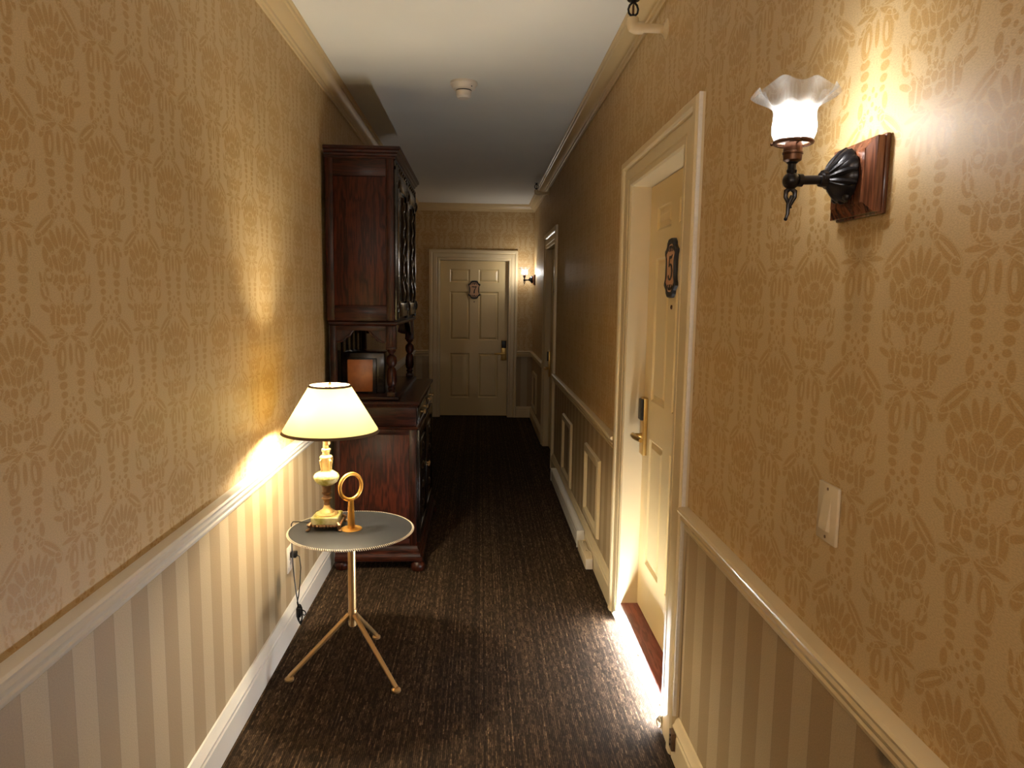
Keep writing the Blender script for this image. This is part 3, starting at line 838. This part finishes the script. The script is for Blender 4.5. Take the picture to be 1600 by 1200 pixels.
# ---------------------------------------------------------------- baseboard heater + box
t = thing('baseboard_heater', 'long low white electric heater along the right wall', 'heater', (.645, 5.18, 0))
yy0, yy1 = 4.345, 6.02
w = MB(); w.sweep([(.023, .012), (.066, .012), (.066, .018), (.058, .020), (.052, .040), (.052, .070), (.062, .092), (.070, .093), (.070, .110), (.062, .116), (.023, .118)], yy0, yy1, fR); w.build('casing', 'heater', t)
w = MB(); w.sweep([(.056, .030), (.066, .030), (.070, .034), (.070, .084), (.066, .088), (.056, .088)], yy0 + .004, yy1 - .004, fR); w.build('front_panel', 'heater', t)
for y in (yy0 - .004, yy1 - .002):
    w = MB(); w.box(XR - .073, XR - .023, y, y + .006, .010, .120, .002); w.build('end_cap', 'heater', t)
t = thing('junction_box', 'small white junction box at the near end of the heater', 'junction box', (.665, 4.13, 0))
w = MB(); w.box(XR - .068, XR - .024, 3.985, 4.315, .004, .070, .004); w.build('cover', 'plastic', t)
w = MB(); w.box(XR - .066, XR - .026, 3.978, 3.986, .006, .066, .002); w.build('end_plate', 'plastic_white', t)
w = MB(); w.tube([(XR - .045, 4.12, .068), (XR - .044, 4.10, .086), (XR - .034, 4.06, .088), (XR - .028, 4.03, .084), (XR - .027, 4.02, .070)], .0035, 8)
w.build('wire', 'plastic', t)
w = MB(); w.tube([(XR - .046, 4.26, .068), (XR - .046, 4.262, .080), (XR - .034, 4.275, .082), (XR - .028, 4.28, .076)], .0035, 8)
w.build('wire', 'plastic', t)

# ---------------------------------------------------------------- side table
TX, TY, TZ = -.527, 2.885, .614
t = thing('side_table', 'small round grey-topped side table with a brass tripod stand', 'side table', (TX, TY, 0))
w = MB(); w.lathe([(.001, TZ), (.245, TZ), (.2535, TZ - .001), (.255, TZ - .003), (.2535, TZ - .006), (.245, TZ - .007), (.001, TZ - .007)], (TX, TY, 0), 96, caps=False); w.build('tabletop', 'leather', t, ang=50)
w = MB()
for i in range(190):
    a = 2 * PI * i / 190
    w.tube([(TX + .2505 * math.cos(a), TY + .2505 * math.sin(a), TZ + .0012), (TX + .2575 * math.cos(a + .012), TY + .2575 * math.sin(a + .012), TZ - .003), (TX + .2505 * math.cos(a + .024), TY + .2505 * math.sin(a + .024), TZ - .0075)], .0016, 5)
w.build('edge_stitching', 'stitch', t)
w = MB(); w.tube([(TX, TY, .20), (TX, TY, TZ - .006)], .0165, 24); w.lathe([(.018, .222), (.0185, .226), (.0185, .262), (.018, .266)], (TX, TY, 0), 24); w.lathe([(.014, .192), (.017, .196), (.017, .204), (.012, .206)], (TX, TY, 0), 24)
w.build('pole', 'brass', t)
w = MB(); w.lathe([(.044, TZ + .0005), (.0445, TZ + .002), (.043, TZ + .0035), (.015, TZ + .0045)], (TX, TY, 0), 40); w.build('flange', 'gold', t)
w = MB(); w.tube([(TX, TY, TZ), (TX, TY, TZ + .09), (TX, TY, TZ + .128)], [.0155, .0135, .011], 20); w.build('handle_stem', 'gold', t)
w = MB()
rz = TZ + .128 + .052
yaw = math.radians(40)
w.tube([(TX + .050 * math.cos(a) * math.cos(yaw), TY + .050 * math.cos(a) * math.sin(yaw), rz + .0535 * math.sin(a)) for a in [2 * PI * i / 56 for i in range(56)]], .0078, 14, closed=True)
w.build('ring_handle', 'gold', t)
for fx, fy in ((-.771, 2.794), (-.324, 2.703), (-.468, 3.158)):
    d = Vector((fx - TX, fy - TY, 0)); dn = d.normalized()
    w = MB(); w.tube([(TX + dn.x * .014, TY + dn.y * .014, .245), (fx, fy, .017)], [.0105, .0095], 16)
    leg = w.build('leg', 'brass', t)
    w = MB(); w.lathe([(.0175, .0005), (.019, .003), (.019, .010), (.016, .013), (.010, .018)], (fx, fy, 0), 20); w.build('foot_pad', 'brass', leg)

# ---------------------------------------------------------------- table lamp
LX, LY = -.632, 2.915
t = thing('table_lamp', 'lit onyx table lamp with a cream cone shade on the side table', 'lamp', (LX, LY, TZ))
bz = TZ
hw_ = .056
w = MB(); w.box(LX - hw_, LX + hw_, LY - hw_, LY + hw_, bz + .024, bz + .056, .006, 3); w.build('onyx_base', 'onyx', t)
w = MB()
w.box(LX - hw_ - .003, LX + hw_ + .003, LY - hw_ - .003, LY + hw_ + .003, bz + .016, bz + .026, .003)
for i in range(9):
    f = -1 + 2 * i / 8
    for sx, sy in ((f, -1), (f, 1), (-1, f), (1, f)):
        w.ball((LX + sx * (hw_ + .002), LY + sy * (hw_ + .002), bz + .018 + .003 * abs(f)), .006, seg=8)
w.build('cast_skirt', 'bronze', t)
for sx in (-1, 1):
    for sy in (-1, 1):
        x, y = LX + sx * (hw_ + .002), LY + sy * (hw_ + .002)
        w = MB(); w.tube([(x - sx * .004, y - sy * .004, bz + .034), (x + sx * .004, y + sy * .004, bz + .026), (x + sx * .001, y + sy * .001, bz + .014), (x + sx * .005, y + sy * .005, bz + .006)], [.006, .009, .006, .006], 10)
        w.ball((x + sx * .008, y + sy * .008, bz + .0055), .0085, (1, 1, .62), 12)
        w.build('foot', 'bronze', t)
w = MB(); w.lathe([(.046, .056), (.046, .060), (.042, .062), (.038, .064), (.032, .066), (.030, .070), (.020, .076), (.014, .086), (.012, .096)], (LX, LY, bz), 40); w.build('gilt_plinth', 'gilt', t)
w = MB(); w.lathe([(.012, .094), (.013, .102), (.011, .108), (.014, .114), (.018, .120), (.022, .124), (.016, .128), (.014, .136), (.020, .143), (.022, .148), (.016, .152), (.018, .162), (.020, .174), (.023, .180)], (LX, LY, bz), 32); w.build('column', 'bronze', t)
w = MB(); w.lathe([(.020, .178), (.032, .184), (.046, .196), (.0525, .210), (.0525, .218), (.046, .228), (.034, .236), (.022, .242)], (LX, LY, bz), 40); w.build('onyx_bulb', 'onyx', t)
w = MB(); w.lathe([(.022, .240), (.018, .250), (.020, .262), (.022, .272), (.021, .282), (.026, .292), (.026, .300), (.022, .305), (.015, .308), (.014, .320), (.018, .324), (.018, .332), (.012, .336), (.012, .352)], (LX, LY, bz), 32)
for i in range(4):
    a = PI / 4 + i * PI / 2
    w.tube([(LX + .020 * math.cos(a), LY + .020 * math.sin(a), bz + .296), (LX + .028 * math.cos(a), LY + .028 * math.sin(a), bz + .286), (LX + .025 * math.cos(a), LY + .025 * math.sin(a), bz + .264), (LX + .023 * math.cos(a), LY + .023 * math.sin(a), bz + .244), (LX + .030 * math.cos(a), LY + .030 * math.sin(a), bz + .236)], [.003, .0045, .004, .003, .002], 8)
w.build('cast_neck', 'gilt', t)
SX = LX + .020
lean = Vector((.020, 0, 0))
w = MB(); w.lathe([(.013, .350), (.016, .356), (.016, .435), (.012, .440)], (LX + .004, LY, bz), 20); w.build('bulb_socket', 'brass', t)
w = MB(); w.lathe([(.012, .438), (.016, .448), (.028, .470), (.030, .486), (.024, .502), (.010, .512), (.001, .514)], (LX + .008, LY, bz), 24); w.build('light_bulb', 'bulb_warm', t)
w = MB()
for k_ in (1, -1):
    w.tube([(LX + .004, LY + k_ * .014, bz + .356), (LX + .006, LY + k_ * .045, bz + .40), (LX + .010, LY + k_ * .050, bz + .46), (LX + .015, LY + k_ * .036, bz + .54), (LX + .018, LY, bz + .585)], .002, 8)
w.build('harp', 'brass', t)
zb_, zt_ = 1.0195, 1.212
rb_, rt_ = .197, .082
w = MB(); w.lathe([(rb_ + (rt_ - rb_) * i / 10, zb_ + (zt_ - zb_) * i / 10) for i in range(11)], (SX, LY, 0), 96, caps=False)
sh = w.build('lamp_shade', 'paper_shade', t, ang=60)
w = MB(); w.lathe([(rb_ - .0015, zb_ - .002), (rb_ + .0018, zb_ - .002), (rb_ - .0032, zb_ + .0085), (rb_ - .007, zb_ + .0085), (rb_ - .0015, zb_ - .002)], (SX, LY, 0), 96, caps=False)
w.lathe([(rt_ - .002, zt_ + .0015), (rt_ + .0012, zt_ + .0015), (rt_ + .0055, zt_ - .0065), (rt_ + .0018, zt_ - .0065), (rt_ - .002, zt_ + .0015)], (SX, LY, 0), 96, caps=False)
w.build('shade_braid', 'shade_rim', sh)
w = MB()
for i in range(3):
    a = 2 * PI * i / 3 + .4
    w.tube([(SX, LY, zt_ - .012), (SX + (rt_ - .001) * math.cos(a), LY + (rt_ - .001) * math.sin(a), zt_ - .002)], .0016, 6)
w.build('shade_spider', 'brass', sh)
w = MB(); w.lathe([(.005, 0), (.008, .003), (.005, .007), (.007, .012), (.0075, .018), (.004, .024), (.001, .026)], (SX, LY, zt_ - .014), 16); w.build('finial', 'gilt', t)
# cord: over the table edge, down to the bundled slack, up to the plug in the outlet
ex, ey = -.7705, 2.958
cpts = [(LX - .055, LY + .02, bz + .008), (-.72, 2.95, bz + .0075), (-.765, 2.957, bz + .0078), (-.786, 2.961, bz + .0065), (-.7935, 2.963, bz - .004), (-.7945, 2.964, bz - .03), (-.795, 2.97, .50), (-.795, 2.98, .42), (-.792, 2.985, .36), (-.786, 2.985, .30), (-.780, 2.985, .255), (-.776, 2.985, .235)]
w = MB(); w.tube(cpts, .0026, 8)
w.tube([(-.838, 3.212, .382), (-.826, 3.208, .376), (-.816, 3.19, .33), (-.806, 3.13, .28), (-.795, 3.06, .25), (-.786, 3.0, .245), (-.779, 2.985, .232)], .0026, 8)
for q in range(3):
    w.tube([(-.772 + .012 * math.cos(a) * (1 - .2 * q) , 2.982 + .006 * q, .205 + .040 * math.sin(a) - .008 * q) for a in [2 * PI * i / 18 for i in range(18)]], .0026, 8, closed=True)
w.tube([(-.764, 2.98, .222), (-.748, 2.98, .214), (-.744, 2.98, .202), (-.752, 2.98, .196), (-.764, 2.98, .204)], .0026, 8)
cord = w.build('power_cord', 'black_plastic', t)
w = MB(); w.box(-.785, -.765, 2.970, 2.990, .188, .232, .005); w.build('inline_switch', 'black_plastic', cord)
w = MB(); w.box(XL + .0095, XL + .038, 3.196, 3.226, .372, .399, .004); w.build('plug', 'black_plastic', cord)

# ---------------------------------------------------------------- tall wooden cabinet
Y0, Y1 = 4.0, 5.13
XBK = -.822
cab = thing('cabinet', 'tall dark mahogany two-part cabinet standing against the left wall', 'cabinet', (-.60, 4.56, 0))
XF = -.358
for fx, fy in ((-.345, 3.998), (-.345, 5.115), (-.785, 4.02), (-.785, 5.10)):
    w = MB(); w.lathe([(.026, 0), (.036, .004), (.042, .018), (.043, .032), (.038, .046), (.030, .056), (.034, .064)], (fx - .005, fy, 0), 28); w.build('bun_foot', 'wood_z', cab)
def frustum_mould(w, x0, x1, y0, y1, steps):
    """stepped moulding round near side, front and far side: steps of (overhang, z)"""
    rings = [[Vector((x0, y0 - d, z)), Vector((x1 + d, y0 - d, z)), Vector((x1 + d, y1 + d, z)), Vector((x0, y1 + d, z))] for d, z in steps]
    w.grid_rings(rings)
w = MB(); frustum_mould(w, XBK, XF, Y0, Y1, [(.030, .060), (.036, .064), (.036, .082), (.028, .088), (.024, .100), (.020, .104), (.018, .122), (.010, .130), (.006, .142), (.002, .146)])
w.build('base_moulding', 'wood_x', cab, ang=20)
w = MB(); w.box(XBK, XF, Y0 + .012, Y1 - .012, .12, .962); w.build('lower_case', 'wood_panel', cab)
def framed_side(x0, x1, y, z0, z1, lx, rx, bz_, tz_, mat='wood_z'):
    """stiles and rails standing 12 mm proud of the near face at y"""
    for a, b_ in ((x0, lx), (rx, x1)):
        w = MB(); w.box(a, b_, y, y + .013, z0, z1, .002); w.build('stile', mat, cab)
    for a, b_ in ((z0, bz_), (tz_, z1)):
        w = MB(); w.box(lx, rx, y, y + .013, a, b_, .002); w.build('rail', 'wood_x', cab)
framed_side(XBK, XF, Y0, .14, .832, -.790, -.398, .185, .797)
w = MB(); w.box(-.792, -.396, Y0 + .004, Y0 + .013, .183, .799, .004); w.build('side_panel', 'wood_panel', cab)
w = MB(); frustum_mould(w, XBK, XF, Y0, Y1, [(0, .826), (.007, .830), (.010, .836), (.007, .842), (0, .846)]); w.build('waist_bead', 'wood_x', cab)
w = MB(); w.box(XBK, XF, Y0 + .003, Y0 + .013, .845, .955, .002); w.build('side_board', 'wood_x', cab)
# front: two drawers over two doors, facing the corridor
for i in range(2):
    a, b_ = Y0 + .03 + i * .54, Y0 + .03 + i * .54 + .53
    w = MB(); w.box(XF - .004, XF + .010, a, b_, .856, .950, .004)
    w.box(XF + .008, XF + .014, a + .03, b_ - .03, .872, .934, .003)
    dr = w.build('drawer', 'wood_dark', cab)
    for q in (.16, .37):
        w = MB(); w.lathe([(.006, .012), (.006, .024), (.013, .028), (.014, .034), (.009, .040), (.001, .041)], (XF, a + q, .903), 16, 'x'); w.build('knob', 'brass', dr)
    w = MB(); w.box(XF - .004, XF + .008, a, b_, .155, .820, .003)
    for (ya, yb, za, zb2) in ((a, a + .05, .155, .82), (b_ - .05, b_, .155, .82), (a + .05, b_ - .05, .155, .215), (a + .05, b_ - .05, .76, .82)):
        w.box(XF + .006, XF + .018, ya, yb, za, zb2, .003)
    w.box(XF + .006, XF + .014, a + .075, b_ - .075, .245, .73, .005)
    dr = w.build('cupboard_door', 'wood_dark', cab)
    for za in (.32, .44, .56, .68):
        w = MB(); w.ball((XF + .014, (a + b_) / 2, za - .01), .03, (.4, 1.6, 1), 16); w.build('carved_boss', 'wood_dark', dr)
    w = MB(); w.lathe([(.005, .016), (.005, .026), (.010, .030), (.010, .036), (.001, .040)], (XF, (b_ - .025) if i == 0 else (a + .025), .50), 14, 'x'); w.build('door_knob', 'brass', dr)
w = MB(); frustum_mould(w, XBK, XF, Y0, Y1, [(.004, .956), (.008, .960), (.008, .964), (.016, .968), (.019, .976), (.019, .984), (.015, .990)]); w.build('countertop', 'wood_y', cab, ang=20)
# open middle stage
XU = -.478
w = MB(); w.box(-.830, -.455, Y0 + .010, Y1 - .010, .990, 1.012, .004); w.build('stage_plinth', 'wood_x', cab)
for y in (Y0 + .014, Y1 - .054):
    w = MB(); w.box(-.838, -.806, y, y + .04, 1.012, 1.415, .002); w.build('rear_post', 'wood_z', cab)
for y in (Y0 + .044, Y1 - .052):
    xc = -.500
    w = MB()
    w.box(xc - .028, xc + .028, y - .03, y + .03, 1.292, 1.415, .003)
    for q in (-.012, .008): w.box(xc + q - .003, xc + q + .003, y - .034, y - .028, 1.30, 1.41, .001)
    w.box(xc - .029, xc + .029, y - .031, y + .031, 1.280, 1.294, .002)
    w.lathe([(.024, 1.282), (.026, 1.272), (.014, 1.258), (.012, 1.252), (.018, 1.248), (.028, 1.236), (.031, 1.220), (.029, 1.200), (.020, 1.184), (.016, 1.180), (.021, 1.174), (.026, 1.160), (.029, 1.130), (.030, 1.100), (.025, 1.078), (.017, 1.068), (.022, 1.062), (.024, 1.054), (.017, 1.046), (.020, 1.036)], (xc, y, 0), 28)
    w.box(xc - .024, xc + .024, y - .024, y + .024, 1.011, 1.038, .003)
    w.build('turned_post', 'wood_z', cab)
w = MB(); w.box(-.845, -.833, Y0 + .02, Y1 - .02, 1.012, 1.42); w.build('stage_back', 'wood_dark', cab)
for y in (Y0 + .016, Y1 - .05):
    w = MB(); w.box(-.806, -.528, y, y + .034, 1.386, 1.418, .002); w.build('apron_rail', 'wood_x', cab)
for q in range(5):
    y = Y0 + .25 + q * .16
    w = MB(); w.tube([(-.815, y, 1.012), (-.815, y, 1.13), (-.815, y, 1.26), (-.815, y, 1.40)], [.008, .011, .008, .009], 10)
    w.build('back_spindle', 'wood_dark', cab)
# carved scroll brackets under the apron, near and far end
for y in (Y0 + .03, Y1 - .036):
    for x0, sg in ((-.806, 1), (-.528, -1)):
        pts = [(0, -.066), (.028, -.062), (.052, -.050), (.058, -.040), (.074, -.032), (.086, -.014), (.092, 0), (.102, .002), (.102, .008), (0, .008)]
        w = MB(); w.plate([(x0 + sg * u, 1.384 + z) for u, z in pts], lambda u, d, z, y=y: (u, y + d, z), -.006, .012)
        cps = [(x0 + sg * u, y - .008, 1.384 + z) for u, z in ((.004, -.064), (.028, -.060), (.050, -.048), (.056, -.038), (.072, -.030), (.084, -.012), (.096, .002))]
        w.tube(cps, [.004, .006, .0075, .005, .0075, .006, .004], 10)
        w.build('scroll_bracket', 'wood_z', cab)
for (ya, yb) in ((Y0 + .075, Y0 + .24), (Y1 - .085, Y1 - .25)):
    sg = 1 if yb > ya else -1
    pts = [(ya, 1.415), (yb, 1.415), (yb, 1.40), (yb - sg * .05, 1.375), (yb - sg * .08, 1.34), (ya, 1.31)]
    w = MB(); w.plate(pts, lambda u, d, z: (XU - .012 + d, u, z), -.008, .008); w.build('front_bracket', 'wood_dark', cab)
# shelf under the upper case
w = MB(); frustum_mould(w, -.840, XU, Y0 + .010, Y1 - .010, [(-.002, 1.412), (.010, 1.416), (.018, 1.424), (.018, 1.432), (.012, 1.437), (.004, 1.440)]); w.build('waist_shelf', 'wood_x', cab, ang=20)
# upper case
w = MB(); w.box(-.850, XU, Y0 + .014, Y1 - .012, 1.438, 2.33); w.build('upper_case', 'wood_panel', cab)
framed_side(-.850, XU, Y0 + .002, 1.440, 2.328, -.808, -.520, 1.525, 2.226)
w = MB(); w.box(-.810, -.518, Y0 + .006, Y0 + .015, 1.523, 2.228, .005); w.build('upper_side_panel', 'wood_panel', cab)
for i in range(2):
    a, b_ = Y0 + .06 + i * .515, Y0 + .06 + i * .515 + .50
    w = MB(); w.box(XU - .004, XU + .008, a, b_, 1.46, 2.26, .003)
    for (ya, yb, za, zb2) in ((a, a + .055, 1.46, 2.26), (b_ - .055, b_, 1.46, 2.26), (a + .055, b_ - .055, 1.46, 1.54), (a + .055, b_ - .055, 2.18, 2.26)):
        w.box(XU + .006, XU + .019, ya, yb, za, zb2, .003)
    dr = w.build('upper_door', 'wood_dark', cab)
    for yc, r in ((a + .14, .026), (b_ - .14, .026)):
        w = MB()
        prof = [(r * (.62 + .38 * abs(math.sin(q * .75))) , 1.55 + q * .031) for q in range(20)]
        w.lathe(prof, (XU + .010, yc, 0), 20); w.build('turned_column', 'wood_dark', dr)
    w = MB()
    for q in range(6):
        w.ball((XU + .012, (a + b_) / 2, 1.60 + q * .10), .034, (.55, 1.1, 1.15), 14)
    w.build('carved_relief', 'wood_dark', dr)
for y in (Y0 + .03, Y0 + .565, Y1 - .04):
    w = MB(); w.box(XU - .004, XU + .022, y - .016, y + .016, 1.445, 2.29, .004)
    w.ball((XU + .018, y, 2.20), .022, (.8, .8, 1.6), 12); w.ball((XU + .018, y, 1.52), .022, (.8, .8, 1.6), 12)
    w.build('pilaster', 'wood_dark', cab)
w = MB(); w.box(XU - .004, XU + .014, Y0 + .014, Y1 - .014, 2.265, 2.32, .003)
for q in range(12): w.ball((XU + .014, Y0 + .07 + q * .09, 2.292), .017, (.7, 1.5, 1), 10)
w.build('carved_frieze', 'wood_dark', cab)
w = MB(); frustum_mould(w, -.852, XU, Y0 + .004, Y1 - .004, [(0, 2.318), (.006, 2.322), (.008, 2.330), (.016, 2.334), (.018, 2.344), (.028, 2.350), (.030, 2.360), (.040, 2.366), (.040, 2.378), (.034, 2.382)]); w.build('cornice', 'wood_x', cab, ang=20)

# wooden box standing in the cabinet's open stage
t = thing('wooden_box', 'dark wooden box with a burl side panel standing in the cabinet opening', 'box', (-.675, 4.25, 1.012))
w = MB(); w.box(-.800, -.553, 4.16, 4.42, 1.013, 1.252, .006); w.build('case', 'wood_dark', t)
w = MB()
w.box(-.792, -.600, 4.135, 4.162, 1.013, 1.220, .003); w.build('end_case', 'wood_dark', t)
w = MB(); w.box(-.765, -.620, 4.129, 4.137, 1.026, 1.213, .003); w.build('burl_panel', 'burl', t)
